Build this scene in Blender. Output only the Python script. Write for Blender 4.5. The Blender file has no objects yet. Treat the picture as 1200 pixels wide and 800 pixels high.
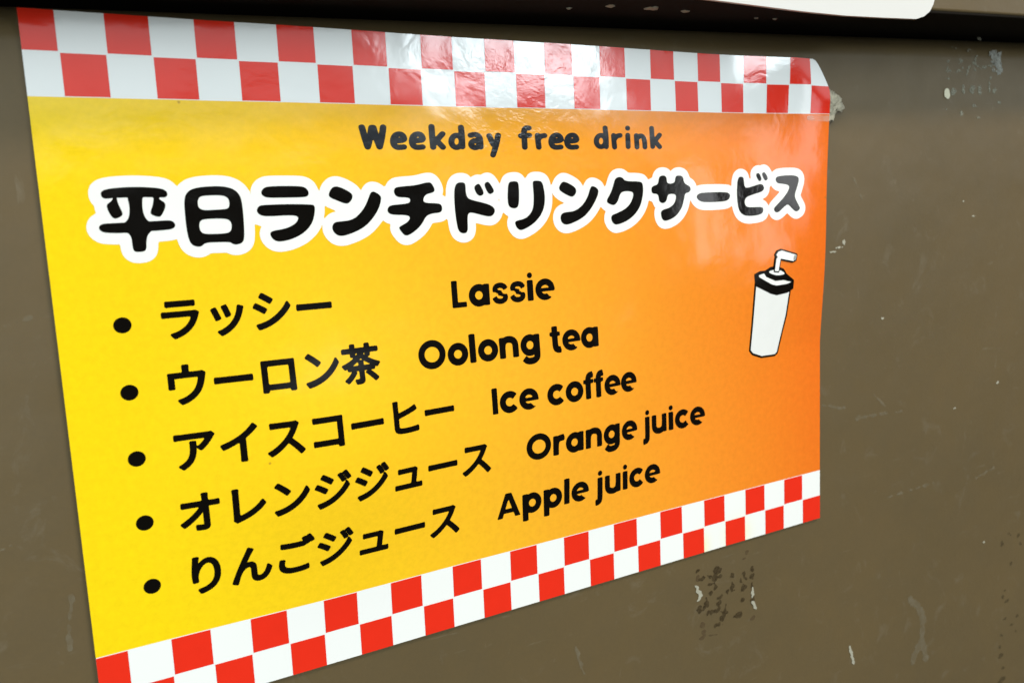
import bpy, bmesh, math, random
import numpy as np
from mathutils import Matrix, Vector

# ------------------------------------------------------------------ units
# The printed sheet is measured in checker squares: u to the right, v down,
# one square = 1 cm.  World: x right, z up, the wall faces -y.
CELL = 0.01
scene = bpy.context.scene
COL = scene.collection

def W(u, v, z=0.0):
    return Vector(((u - 13.0) * CELL, -z * CELL, (9.0 - v) * CELL))

# ------------------------------------------------------------------ camera
cam_d = bpy.data.cameras.new('camera')
cam = bpy.data.objects.new('camera', cam_d)
COL.objects.link(cam)
right, up, back = (0.86937, -0.49178, -0.04841), (0.10906, 0.09538, 0.98945), (-0.48197, -0.86548, 0.13655)
m = Matrix.Identity(4)
for i in range(3):
    m[i][0], m[i][1], m[i][2] = right[i], up[i], back[i]
m[0][3], m[1][3], m[2][3] = -0.13198, -0.22813, 0.03645
cam.matrix_world = m
cam_d.sensor_width = 36.0
cam_d.lens = 36.0 * 1008.49 / 1200.0
cam_d.clip_start = 0.01
cam_d.clip_end = 100.0
cam_d.dof.use_dof = True
cam_d.dof.focus_distance = 0.262
cam_d.dof.aperture_fstop = 22.0
scene.camera = cam

# ------------------------------------------------------------------ world: dim surroundings, darker towards the ground
world = bpy.data.worlds.new('World')
scene.world = world
world.use_nodes = True
wn, wl = world.node_tree.nodes, world.node_tree.links
bg = wn['Background']
tc = wn.new('ShaderNodeTexCoord')
sep = wn.new('ShaderNodeSeparateXYZ')
rmp = wn.new('ShaderNodeValToRGB')
mp = wn.new('ShaderNodeMapRange')
mp.inputs[1].default_value = -1.0
mp.inputs[2].default_value = 1.0
wl.new(tc.outputs['Generated'], sep.inputs[0])
wl.new(sep.outputs['Z'], mp.inputs[0])
wl.new(mp.outputs[0], rmp.inputs[0])
e = rmp.color_ramp.elements
e[0].position, e[0].color = 0.0, (0.05, 0.042, 0.030, 1)
e[1].position, e[1].color = 1.0, (0.30, 0.31, 0.31, 1)
for ps, cc in ((0.535, (0.05, 0.044, 0.036)), (0.576, (1.5, 1.68, 1.76)), (0.76, (1.4, 1.58, 1.66)), (0.84, (0.32, 0.33, 0.33))):
    k = e.new(ps); k.color = (*cc, 1)
wl.new(rmp.outputs[0], bg.inputs[0])
bg.inputs[1].default_value = WORLD_STRENGTH = 1.0

# ------------------------------------------------------------------ lamps
def area(name, loc, target, size, size_y, power, color, roll=0.0):
    d = bpy.data.lights.new(name, 'AREA')
    d.shape = 'RECTANGLE'
    d.size, d.size_y, d.energy, d.color = size, size_y, power, color
    o = bpy.data.objects.new(name, d)
    COL.objects.link(o)
    o.location = loc
    q = (Vector(target) - Vector(loc)).to_track_quat('-Z', 'Y')
    o.rotation_euler = (q.to_matrix() @ Matrix.Rotation(roll, 3, 'Z')).to_euler()
    return o

# warm lamp under the eaves, above and in front of the panel: it throws the shadow of the ledge
area('eaves_lamp', (0.38, -0.60, 0.76), (0.02, 0.0, 0.0), 0.36, 0.05, 7.2, (1.0, 0.86, 0.68))
# broad soft fill added at the left front, lifts the shaded upper part
area('fill_left', (-1.4, -2.0, 0.25), (0.0, 0.0, 0.0), 1.5, 1.5, 41.0, (0.86, 0.98, 1.0))
# unseen area light added for the cool sheen on the film's upper strip
area('upper_sheen_light', (1.20, -2.0, 0.50), (1.20, 0.0, 0.50), 0.60, 0.22, 8.0, (0.84, 0.95, 1.0))
# second unseen area light, shaped for the slanting sheen beside the carton drawing
area('slant_sheen_light', (1.83, -2.0, 0.02), (1.83, 0.0, 0.02), 0.29, 0.52, 1.6, (0.95, 0.97, 1.0), math.radians(9))

# ------------------------------------------------------------------ exposure
scene.view_settings.view_transform = 'Standard'
scene.view_settings.look = 'None'
scene.view_settings.exposure = 0.0
scene.view_settings.gamma = 1.0
scene.view_settings.use_curve_mapping = False

# ------------------------------------------------------------------ traced data (all in sheet squares)
RBF = [[2.0,-0.5,-0.0679],[2.0,3.0,-0.0587],[2.0,7.0,-0.0458],[2.0,11.5,-0.0353],[6.5,-0.5,0.0588],[6.5,3.0,0.0368],[6.5,7.0,0.0154],[6.5,11.5,0.4867],[11.0,-0.5,0.0052],[11.0,3.0,-0.0467],[11.0,7.0,-0.0342],[11.0,11.5,0.0953],[15.0,-0.5,0.0651],[15.0,3.0,0.0649],[15.0,7.0,0.0619],[15.0,11.5,0.2501],[18.5,-0.5,0.0538],[18.5,3.0,-0.017],[18.5,7.0,0.0166],[18.5,11.5,-0.1369],[21.5,-0.5,-0.097],[21.5,3.0,0.0305],[21.5,7.0,-0.0316],[21.5,11.5,0.1129],[24.0,-0.5,0.2502],[24.0,3.0,-0.0547],[24.0,7.0,0.1308],[24.0,11.5,-0.0998],[26.5,-0.5,0.28],[26.5,3.0,0.2687],[26.5,7.0,0.1383],[26.5,11.5,-0.0144]]
HEAD = [
[0,[[1.528,4.224],[1.568,4.128],[1.829,4.079],[2.298,4.062],[2.772,4.096],[2.982,4.149],[3.03,4.265],[2.977,4.34],[2.749,4.328],[2.326,4.31],[1.805,4.315],[1.572,4.336]]],
[0,[[2.125,4.226],[2.465,4.235],[2.414,4.487],[2.428,4.742],[2.506,4.887],[2.583,4.919],[2.561,5.146],[2.474,5.213],[2.427,5.368],[2.412,5.567],[2.353,5.621],[2.141,5.623],[2.104,5.521],[2.108,5.295],[2.067,5.179],[1.98,5.133],[1.976,4.921],[2.062,4.841],[2.113,4.73],[2.135,4.506],[2.108,4.337]]],
[0,[[1.406,5.008],[1.462,4.913],[1.744,4.906],[2.266,4.9],[2.801,4.894],[3.046,4.887],[3.14,4.986],[3.094,5.099],[2.886,5.127],[2.375,5.137],[1.848,5.155],[1.516,5.125],[1.444,5.079]]],
[0,[[1.609,4.475],[1.759,4.388],[1.795,4.286],[1.872,4.289],[1.882,4.442],[1.974,4.683],[1.941,4.752],[1.792,4.816],[1.708,4.757]]],
[0,[[2.698,4.298],[2.805,4.301],[2.824,4.387],[2.951,4.462],[2.939,4.59],[2.841,4.758],[2.782,4.813],[2.614,4.749],[2.579,4.691],[2.666,4.495]]],
[0,[[3.39,4.433],[3.442,4.262],[3.577,4.15],[3.833,4.099],[4.286,4.086],[4.567,4.146],[4.729,4.283],[4.785,4.477],[4.792,4.894],[4.772,5.372],[4.72,5.534],[4.555,5.576],[4.455,5.55],[4.416,5.497],[4.072,5.484],[3.787,5.484],[3.709,5.568],[3.581,5.575],[3.462,5.51],[3.406,5.361],[3.379,5.069],[3.379,4.721]]],
[1,[[3.7,4.472],[3.754,4.343],[3.896,4.315],[4.293,4.315],[4.445,4.378],[4.478,4.497],[4.45,4.643],[4.347,4.669],[4.089,4.675],[3.834,4.68],[3.714,4.617]]],
[1,[[3.684,5.083],[3.712,4.938],[3.843,4.891],[4.326,4.899],[4.451,4.954],[4.488,5.089],[4.44,5.236],[4.321,5.275],[4.034,5.275],[3.808,5.264],[3.714,5.216]]],
[0,[[5.278,4.279],[5.339,4.17],[5.493,4.119],[6.303,4.132],[6.471,4.187],[6.534,4.312],[6.501,4.403],[6.373,4.43],[5.846,4.424],[5.452,4.418],[5.321,4.37]]],
[0,[[5.133,4.723],[5.196,4.606],[5.407,4.592],[5.986,4.592],[6.579,4.621],[6.665,4.654],[6.649,4.855],[6.553,5.13],[6.329,5.352],[6.035,5.492],[5.751,5.554],[5.568,5.545],[5.454,5.447],[5.42,5.324],[5.485,5.266],[5.778,5.234],[6.0,5.168],[6.149,5.067],[6.204,4.961],[6.147,4.898],[5.9,4.882],[5.411,4.893],[5.234,4.862],[5.156,4.799]]],
[0,[[7.061,4.372],[7.13,4.233],[7.25,4.152],[7.459,4.21],[7.714,4.357],[7.733,4.452],[7.682,4.561],[7.558,4.652],[7.301,4.55],[7.081,4.45]]],
[0,[[7.083,5.247],[7.159,5.109],[7.391,5.097],[7.625,5.081],[7.835,4.978],[8.056,4.747],[8.174,4.528],[8.257,4.339],[8.361,4.322],[8.526,4.425],[8.561,4.522],[8.484,4.761],[8.31,5.012],[8.051,5.258],[7.734,5.404],[7.392,5.498],[7.228,5.474],[7.121,5.375]]],
[0,[[8.931,4.35],[8.975,4.238],[9.136,4.209],[9.604,4.187],[9.973,4.105],[10.1,4.124],[10.197,4.315],[10.155,4.397],[9.913,4.44],[9.814,4.553],[9.823,4.685],[10.264,4.705],[10.372,4.752],[10.394,4.87],[10.338,4.975],[10.06,4.985],[9.871,5.051],[9.748,5.245],[9.591,5.404],[9.325,5.563],[9.198,5.577],[9.114,5.497],[9.012,5.345],[9.076,5.299],[9.279,5.209],[9.388,5.098],[9.33,5.004],[8.833,4.979],[8.732,4.917],[8.709,4.845],[8.763,4.733],[8.923,4.706],[9.352,4.687],[9.43,4.607],[9.383,4.515],[9.009,4.504]]],
[0,[[10.798,4.358],[10.866,4.175],[10.982,4.127],[11.132,4.137],[11.174,4.199],[11.171,4.435],[11.218,4.588],[11.367,4.651],[11.898,4.78],[12.086,4.89],[12.11,5.012],[12.013,5.129],[11.876,5.148],[11.609,5.079],[11.306,4.999],[11.209,5.03],[11.18,5.182],[11.177,5.523],[11.095,5.605],[10.944,5.587],[10.856,5.491],[10.816,5.235],[10.786,4.828]]],
[0,[[11.436,4.265],[11.587,4.174],[11.661,4.216],[11.771,4.451],[11.72,4.518],[11.611,4.542],[11.512,4.461]]],
[0,[[11.778,4.195],[11.898,4.122],[11.973,4.165],[12.115,4.391],[12.072,4.459],[11.961,4.501],[11.88,4.437]]],
[0,[[12.561,4.472],[12.6,4.196],[12.671,4.139],[12.889,4.133],[12.945,4.204],[12.95,4.483],[12.923,4.832],[12.845,4.934],[12.706,4.936],[12.59,4.883],[12.55,4.75]]],
[0,[[13.431,4.162],[13.493,4.132],[13.717,4.144],[13.783,4.241],[13.84,4.578],[13.802,4.933],[13.642,5.211],[13.384,5.432],[13.05,5.583],[12.908,5.598],[12.794,5.494],[12.754,5.351],[12.825,5.302],[13.109,5.261],[13.299,5.127],[13.41,4.954],[13.447,4.638],[13.435,4.321]]],
[0,[[14.341,4.371],[14.424,4.219],[14.554,4.168],[14.934,4.356],[14.98,4.484],[14.923,4.591],[14.811,4.671],[14.557,4.563],[14.371,4.45]]],
[0,[[14.343,5.275],[14.423,5.134],[14.638,5.113],[14.877,5.097],[15.147,4.96],[15.381,4.694],[15.492,4.405],[15.567,4.327],[15.776,4.412],[15.807,4.541],[15.716,4.74],[15.5,5.046],[15.22,5.292],[14.861,5.441],[14.575,5.513],[14.406,5.458]]],
[0,[[16.079,4.825],[16.275,4.571],[16.377,4.351],[16.456,4.131],[16.575,4.077],[16.74,4.091],[16.853,4.223],[17.455,4.234],[17.549,4.319],[17.553,4.602],[17.451,4.979],[17.221,5.275],[16.874,5.488],[16.489,5.592],[16.349,5.56],[16.252,5.425],[16.268,5.277],[16.458,5.228],[16.843,5.091],[17.067,4.891],[17.173,4.631],[17.104,4.546],[16.77,4.527],[16.625,4.617],[16.545,4.838],[16.398,4.976],[16.19,4.921]]],
[0,[[17.874,4.51],[17.927,4.397],[18.127,4.363],[18.18,4.268],[18.21,4.116],[18.311,4.061],[18.476,4.075],[18.523,4.16],[18.528,4.313],[18.678,4.343],[18.857,4.3],[18.877,4.146],[18.95,4.07],[19.143,4.081],[19.217,4.152],[19.238,4.308],[19.338,4.38],[19.501,4.45],[19.528,4.568],[19.433,4.644],[19.279,4.66],[19.233,4.815],[19.137,5.125],[18.899,5.39],[18.589,5.526],[18.361,5.551],[18.264,5.443],[18.236,5.249],[18.324,5.175],[18.602,5.126],[18.809,4.997],[18.892,4.805],[18.88,4.688],[18.668,4.663],[18.541,4.699],[18.484,4.909],[18.331,4.974],[18.183,4.908],[18.165,4.708],[18.092,4.649],[17.919,4.644]]],
[0,[[19.738,4.809],[19.845,4.694],[20.054,4.66],[21.103,4.668],[21.26,4.732],[21.29,4.826],[21.175,4.972],[20.726,4.998],[20.097,4.99],[19.89,4.944]]],
[0,[[21.612,4.56],[21.656,4.237],[21.765,4.151],[21.924,4.174],[21.948,4.284],[21.97,4.508],[22.076,4.56],[22.478,4.48],[22.747,4.417],[22.88,4.49],[22.905,4.594],[22.822,4.695],[22.472,4.767],[22.068,4.857],[21.959,4.976],[21.971,5.14],[22.112,5.236],[22.675,5.227],[22.835,5.262],[22.849,5.378],[22.776,5.479],[22.452,5.529],[22.024,5.532],[21.761,5.419],[21.649,5.211],[21.604,4.884]]],
[0,[[22.517,4.112],[22.593,4.044],[22.689,4.055],[22.793,4.241],[22.776,4.302],[22.695,4.35],[22.616,4.278]]],
[0,[[22.795,4.077],[22.871,4.017],[22.967,4.039],[23.093,4.227],[23.071,4.289],[22.974,4.328],[22.9,4.264]]],
[0,[[23.437,4.297],[23.502,4.195],[23.718,4.158],[24.316,4.15],[24.537,4.218],[24.566,4.345],[24.456,4.636],[24.343,4.886],[24.453,5.101],[24.621,5.318],[24.592,5.402],[24.422,5.472],[24.254,5.369],[24.035,5.171],[23.868,5.249],[23.59,5.449],[23.426,5.463],[23.336,5.334],[23.403,5.253],[23.708,5.034],[23.985,4.791],[24.125,4.564],[24.015,4.478],[23.716,4.441],[23.527,4.424]]]]
SUBHEAD = [
[[8.131,2.604],[8.196,2.887],[8.265,3.126]],
[[8.265,3.126],[8.345,2.886],[8.414,2.612]],
[[8.463,2.611],[8.531,2.885],[8.614,3.125]],
[[8.614,3.125],[8.694,2.883],[8.752,2.596]],
[[9.038,2.962],[9.358,2.946],[9.339,2.839],[9.276,2.784],[9.205,2.775],[9.116,2.799],[9.05,2.869],[9.02,2.974],[9.036,3.066],[9.091,3.124],[9.18,3.143],[9.33,3.128]],
[[9.599,2.959],[9.925,2.943],[9.905,2.835],[9.841,2.779],[9.768,2.77],[9.677,2.795],[9.61,2.865],[9.58,2.971],[9.597,3.065],[9.653,3.123],[9.743,3.142],[9.897,3.128]],
[[10.208,2.566],[10.211,2.85],[10.225,3.135]],
[[10.537,2.764],[10.31,2.968]],
[[10.339,2.944],[10.528,3.135]],
[[11.135,2.575],[11.155,2.845],[11.147,3.123]],
[[11.14,2.971],[11.119,3.046],[11.068,3.107],[10.998,3.14],[10.923,3.14],[10.858,3.107],[10.814,3.046],[10.802,2.971],[10.824,2.896],[10.874,2.836],[10.943,2.802],[11.018,2.802],[11.084,2.835],[11.127,2.895],[11.14,2.971]],
[[11.432,2.796],[11.6,2.763],[11.721,2.831],[11.744,2.965],[11.746,3.132]],
[[11.708,3.051],[11.692,3.093],[11.652,3.127],[11.595,3.146],[11.534,3.146],[11.479,3.127],[11.443,3.093],[11.432,3.051],[11.448,3.008],[11.488,2.975],[11.544,2.956],[11.606,2.956],[11.66,2.974],[11.697,3.008],[11.708,3.051]],
[[12.042,2.806],[12.105,2.941],[12.174,3.064]],
[[12.338,2.793],[12.267,3.064],[12.139,3.36]],
[[13.382,2.577],[13.265,2.571],[13.203,2.666],[13.212,2.891],[13.217,3.142]],
[[13.095,2.804],[13.386,2.791]],
[[13.671,2.79],[13.678,2.967],[13.699,3.144]],
[[13.68,2.916],[13.768,2.815],[13.912,2.797]],
[[14.148,2.967],[14.501,2.952],[14.477,2.843],[14.405,2.786],[14.326,2.777],[14.229,2.801],[14.158,2.872],[14.128,2.979],[14.149,3.074],[14.211,3.133],[14.31,3.153],[14.475,3.139]],
[[14.711,2.967],[15.069,2.952],[15.045,2.842],[14.971,2.785],[14.891,2.776],[14.792,2.801],[14.721,2.872],[14.69,2.978],[14.712,3.073],[14.776,3.133],[14.875,3.152],[15.044,3.138]],
[[16.139,2.554],[16.172,2.83],[16.165,3.134]],
[[16.151,2.957],[16.13,3.035],[16.077,3.098],[16.002,3.133],[15.921,3.133],[15.85,3.098],[15.802,3.036],[15.787,2.959],[15.808,2.881],[15.86,2.819],[15.934,2.784],[16.015,2.783],[16.087,2.817],[16.136,2.879],[16.151,2.957]],
[[16.459,2.781],[16.467,2.961],[16.487,3.147]],
[[16.472,2.908],[16.577,2.801],[16.714,2.779]],
[[17.014,2.771],[17.019,3.133]],
[[17.017,2.546],[17.02,2.557]],
[[17.355,2.781],[17.363,2.957],[17.371,3.146]],
[[17.369,2.876],[17.513,2.772],[17.642,2.825],[17.683,2.982],[17.689,3.145]],
[[17.981,2.545],[17.99,2.844],[18.004,3.131]],
[[18.298,2.76],[18.058,2.986]],
[[18.095,2.953],[18.288,3.139]]]
CARTON = {
'body':[[22.473,7.943],[23.298,8.279],[24.182,8.321],[24.056,9.23],[23.666,10.595],[23.536,10.664],[22.857,10.65],[22.403,10.49],[22.269,10.347],[22.355,9.507]],
'lid':[[22.45,7.63],[22.679,7.555],[22.924,7.555],[23.204,7.434],[23.559,7.452],[23.792,7.539],[23.944,7.724],[24.311,7.971],[24.297,8.236],[24.035,8.348],[23.521,8.395],[23.227,8.317],[22.495,7.988]],
'lidtop':[[22.596,7.651],[22.854,7.604],[22.962,7.736],[23.415,7.916],[23.828,7.914],[24.223,8.009],[24.018,8.06],[23.507,8.087],[23.253,8.029],[22.646,7.73]],
'captop':[[23.05,7.553],[23.276,7.504],[23.597,7.525],[23.838,7.635],[23.855,7.702],[23.495,7.725],[23.172,7.632]],
'straw':[[23.334,7.562],[23.411,7.09],[23.538,7.033],[23.639,7.126],[23.548,7.587]],
'strawtop':[[23.396,6.97],[23.495,6.857],[23.679,6.814],[24.434,7.022],[24.395,7.217],[24.249,7.262],[23.668,7.138],[23.54,7.152]],
'strawend':[[24.272,7.012],[24.435,7.044],[24.388,7.216],[24.241,7.24]]}
MARKS = {
'pale':[[36.558,-0.771,0.17,0.092],[36.841,-0.818,0.252,0.092],[37.095,-0.764,0.184,0.132],[36.676,-0.678,0.205,0.119],[36.909,-0.59,0.299,0.146],[37.176,-0.536,0.139,0.173],[36.687,-0.447,0.205,0.092],[37.034,-0.364,0.277,0.133],[37.123,-0.201,0.254,0.133],[37.015,-0.044,0.207,0.093],[37.167,-0.003,0.173,0.08],[36.701,-0.15,0.091,0.093],[36.731,-0.713,0.137,0.171]],
'faint':[[34.479,-0.345,0.129,0.115],[34.417,-0.567,0.064,0.038],[33.63,-0.306,0.074,0.063],[33.684,0.041,0.126,0.089],[33.64,-0.021,0.063,0.076],[34.363,0.026,0.15,0.064],[34.543,-0.046,0.086,0.051],[35.526,-0.035,0.089,0.052],[33.705,0.346,0.084,0.038],[34.042,0.892,0.171,0.142],[34.091,0.794,0.096,0.09],[34.683,0.776,0.087,0.143],[34.751,0.852,0.076,0.078],[35.261,0.758,0.165,0.17],[35.357,0.677,0.099,0.092],[35.781,0.729,0.112,0.184],[35.842,0.839,0.09,0.092],[36.801,0.777,0.103,0.107],[36.912,0.694,0.069,0.053],[35.532,1.427,0.134,0.059],[34.589,1.755,0.13,0.085],[35.639,-1.308,0.1,0.045],[33.98,-0.863,0.106,0.032],[34.947,-0.818,0.098,0.039],[37.169,1.236,0.093,0.067],[35.719,1.9,0.112,0.04],[33.589,1.612,0.053,0.051]],
'faintst':[[[35.525,-0.589],[35.379,-0.387],[35.08,-0.211],[34.875,0.134]],[[35.46,-0.293],[35.966,-0.152],[36.356,-0.234],[36.748,-0.351]],[[36.602,0.185],[36.44,0.357],[36.483,0.8]]],
'chip':[[33.566,0.926,0.169,0.166],[33.622,1.033,0.148,0.154],[33.516,1.004,0.126,0.128]],
'dark':[[20.672,18.344,0.194,0.16],[20.308,18.505,0.148,0.08],[19.993,18.483,0.205,0.068],[20.522,18.594,0.134,0.103],[20.813,18.61,0.12,0.069],[19.746,18.137,0.087,0.101],[21.4,18.724,0.092,0.081],[22.0,18.816,0.094,0.141],[22.398,18.715,0.095,0.141],[22.378,19.006,0.111,0.106],[22.073,19.011,0.078,0.082],[21.992,19.344,0.141,0.141],[22.373,19.36,0.079,0.095],[21.407,19.192,0.108,0.163],[21.167,19.305,0.092,0.07],[20.365,19.152,0.119,0.126],[20.301,18.79,0.178,0.057],[20.586,18.979,0.09,0.057],[20.826,19.425,0.106,0.058],[20.747,19.66,0.091,0.162],[20.141,19.496,0.119,0.138],[19.781,19.628,0.103,0.137],[20.349,19.876,0.24,0.092],[20.684,19.899,0.136,0.093],[21.004,20.08,0.122,0.14],[20.883,20.246,0.107,0.105],[20.024,19.602,0.089,0.092],[21.672,20.348,0.188,0.106],[21.521,20.365,0.125,0.071],[21.939,19.815,0.126,0.106],[22.395,19.985,0.096,0.143],[20.672,20.456,0.182,0.082],[21.083,19.809,0.076,0.058],[20.145,19.324,0.074,0.092],[21.844,19.071,0.062,0.094]],
'darkfaint':[[19.908,20.263,0.119,0.161],[19.825,20.737,0.178,0.081],[20.431,20.797,0.182,0.058],[22.401,20.706,0.144,0.084],[22.009,18.232,0.124,0.093],[22.164,18.011,0.078,0.07],[19.973,20.548,0.074,0.092],[19.739,18.418,0.073,0.136]],
'white':[[[19.676,18.686],[19.756,18.912],[19.893,19.108],[19.748,19.218]],[[22.433,19.495],[22.414,19.775]],[[22.425,20.053],[22.546,20.289]]],
'fleck':[[[27.851,23.436],[27.964,23.774],[28.115,24.258]]],
'smear':[[[31.745,22.411],[32.243,22.875],[32.606,23.42],[32.642,23.989],[32.493,24.648]],[[32.332,24.811],[32.016,25.319]],[[32.618,24.685],[32.911,25.479]]],
'pits':[[38.435,21.437,0.148,0.119],[38.941,21.067,0.124,0.06],[39.752,21.325,0.127,0.106],[39.214,22.616,0.101,0.076],[38.795,23.858,0.126,0.061],[38.616,24.111,0.101,0.122],[38.945,24.424,0.127,0.077],[38.82,25.297,0.127,0.062],[39.854,25.433,0.104,0.047],[39.429,25.773,0.104,0.047],[38.617,26.074,0.102,0.077],[38.501,26.648,0.102,0.093],[38.596,27.104,0.231,0.124],[38.8,27.812,0.155,0.063],[38.778,28.344,0.26,0.11],[38.59,28.47,0.181,0.079],[39.77,26.177,0.079,0.047],[39.9,21.777,0.102,0.076],[39.09,21.175,0.1,0.06]],
'specks':[[29.71,9.909,0.068,0.052],[37.688,13.612,0.086,0.068],[35.598,6.035,0.121,0.037],[34.589,14.338,0.086,0.035],[26.323,5.551,0.084,0.064],[36.987,21.027,0.068,0.042],[27.178,6.916,0.193,0.039],[27.417,6.733,0.097,0.098],[26.797,7.058,0.143,0.029],[34.857,5.395,0.059,0.036]],
'scr':[[[28.216,13.806],[29.508,13.828],[31.124,13.966]],[[30.1,17.496],[31.479,17.476],[33.202,17.473]],[[36.27,17.831],[37.55,17.589]],[[-0.772,7.155],[-0.508,7.082],[-0.222,6.991]],[[-1.225,12.298],[-1.439,12.352]],[[-0.099,13.864],[-0.251,14.591],[-0.271,15.138]],[[29.234,12.971],[29.927,13.569]],[[27.882,4.177],[28.478,5.168]],[[26.24,12.988],[27.459,13.272]],[[14.379,19.395],[14.522,20.015],[14.672,20.52]]],
'chips_top':[[15.067,-1.029,0.094,0.038],[16.607,-1.195,0.166,0.041],[16.708,-1.253,0.066,0.026],[18.229,-1.238,0.281,0.048],[18.37,-1.288,0.105,0.053],[19.653,-1.275,0.147,0.06],[22.844,-1.28,0.081,0.029],[23.749,-1.314,0.126,0.023]]}
FLAKES = [[14.218,-0.674,1.268,0.1],[15.345,-0.714,1.714,0.16],[16.888,-0.77,1.661,0.26],[16.917,-0.771,1.825,0.14],[18.291,-0.82,1.565,0.17],[21.671,-0.942,1.161,0.08],[22.526,-0.973,1.166,0.1]]
PUTTY = [[26.046,1.173],[26.387,1.163],[26.639,1.233],[26.79,1.367],[26.93,1.596],[26.757,1.739],[26.642,1.896],[26.505,2.053],[26.345,2.186],[26.208,2.15],[26.071,1.998]]
NOTICE = [[17.856,-0.772],[19.889,-0.745],[21.785,-0.718],[23.658,-0.727],[25.402,-0.786],[27.254,-0.866],[27.663,-0.979],[27.982,-1.172],[28.161,-1.413],[28.226,-1.588]]
TAPE = [[24.86,2.071],[25.996,2.046],[26.011,2.265],[25.432,2.255],[24.869,2.213]]
CORNER = [[24.859,0.043],[25.112,0.071],[25.34,0.136],[25.513,0.352],[25.668,0.547],[25.82,0.788],[25.932,1.046]]
U_L, U_R, V_T, V_B, V_M = 0.258, 25.969, 0.079, 17.454, 15.512
RBF_A = np.array(RBF)
_cv = np.array([c[1] for c in CORNER] + [1.15])
_cu = np.array([c[0] for c in CORNER] + [U_R])

def surf(u, v):
    """height of the paper over the wall: slack in the middle, lifted at the upper right, corner folded back"""
    u = np.asarray(u, float); v = np.asarray(v, float)
    d = ((u[..., None] - RBF_A[:, 0]) / 3.2) ** 2 + ((v[..., None] - RBF_A[:, 1]) / 3.0) ** 2
    z = np.maximum((np.exp(-d) * RBF_A[:, 2]).sum(-1), -0.04)
    z = z + 0.17 * np.exp(-((u - 20.0) / 3.0) ** 2 - ((v - 5.5) / 4.5) ** 2)
    f = (u - 24.35) * 0.788 - (v - 0.07) * 0.615
    f = np.maximum(f, 0.0) * np.clip((1.5 - v) / 0.8, 0, 1)
    return np.maximum(z - 0.16 * f, 0.0) + 0.06

def tag(o, label=None, cat=None, group=None, kind=None):
    if label: o['label'] = label
    if cat: o['category'] = cat
    if group: o['group'] = group
    if kind: o['kind'] = kind
    return o

def empty(name, loc, label, cat):
    o = bpy.data.objects.new(name, None)
    COL.objects.link(o)
    o.location = loc
    o.empty_display_size = 0.02
    return tag(o, label, cat)

def link(name, me, mats, parent=None, smooth=True):
    o = bpy.data.objects.new(name, me)
    COL.objects.link(o)
    for mm in mats: me.materials.append(mm)
    if smooth: me.polygons.foreach_set('use_smooth', [True] * len(me.polygons))
    if parent:
        o.parent = parent
        o.matrix_parent_inverse = Matrix.Translation(-parent.location)
    return o

def flat_mesh(name, uvs, faces, lift, on_sheet=True, midx=None):
    """a printed layer: (u, v) points laid on the bent sheet (or on the flat wall), lift in squares"""
    uvs = np.asarray(uvs, float)
    z = (surf(uvs[:, 0], uvs[:, 1]) if on_sheet else np.full(len(uvs), -0.05)) + lift
    co = np.stack([(uvs[:, 0] - 13) * CELL, -z * CELL, (9 - uvs[:, 1]) * CELL], 1)
    me = bpy.data.meshes.new(name)
    me.from_pydata(co.tolist(), [], faces)
    lay = me.uv_layers.new(name='UVMap')
    li = np.zeros(len(me.loops), int)
    me.loops.foreach_get('vertex_index', li)
    lay.data.foreach_set('uv', uvs[li].ravel())
    if midx is not None: me.polygons.foreach_set('material_index', midx)
    me.update()
    return me

# ------------------------------------------------------------------ shapes as distance fields -> clean filled meshes
def d_seg(P, A, B):
    ab = B - A
    t = ((P[:, None, :] - A) * ab).sum(-1) / np.maximum((ab * ab).sum(-1), 1e-12)
    t = np.clip(t, 0, 1)
    return np.sqrt((((P[:, None, :] - A) - t[..., None] * ab) ** 2).sum(-1)).min(1)

def winding(P, A, B):
    y = P[:, 1][:, None]
    cr = (B[:, 0] - A[:, 0]) * (y - A[:, 1]) - (P[:, 0][:, None] - A[:, 0]) * (B[:, 1] - A[:, 1])
    upw = (A[:, 1] <= y) & (B[:, 1] > y) & (cr > 0)
    dn = (A[:, 1] > y) & (B[:, 1] <= y) & (cr < 0)
    return upw.sum(1) - dn.sum(1)

def smooth_poly(p, n=2):
    p = np.asarray(p, float)
    for _ in range(n):
        q = np.roll(p, -1, 0)
        p = np.stack([0.75 * p + 0.25 * q, 0.25 * p + 0.75 * q], 1).reshape(-1, 2)
    return p

def smooth_line(p, n=2):
    p = np.asarray(p, float)
    if len(p) < 3: return p
    for _ in range(n):
        a, b = p[:-1], p[1:]
        q = np.stack([0.75 * a + 0.25 * b, 0.25 * a + 0.75 * b], 1).reshape(-1, 2)
        q[0], q[-1] = p[0], p[-1]
        p = q
    return p

def prim_poly(loops, grow=0.0):
    """loops: closed outlines, counted by winding so that holes stay open"""
    A = np.concatenate([np.asarray(l, float) for l in loops])
    B = np.concatenate([np.roll(np.asarray(l, float), -1, 0) for l in loops])
    def f(P):
        d = d_seg(P, A, B)
        return np.where(winding(P, A, B) != 0, -d, d) - grow
    return f, A.min(0) - grow, A.max(0) + grow

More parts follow.
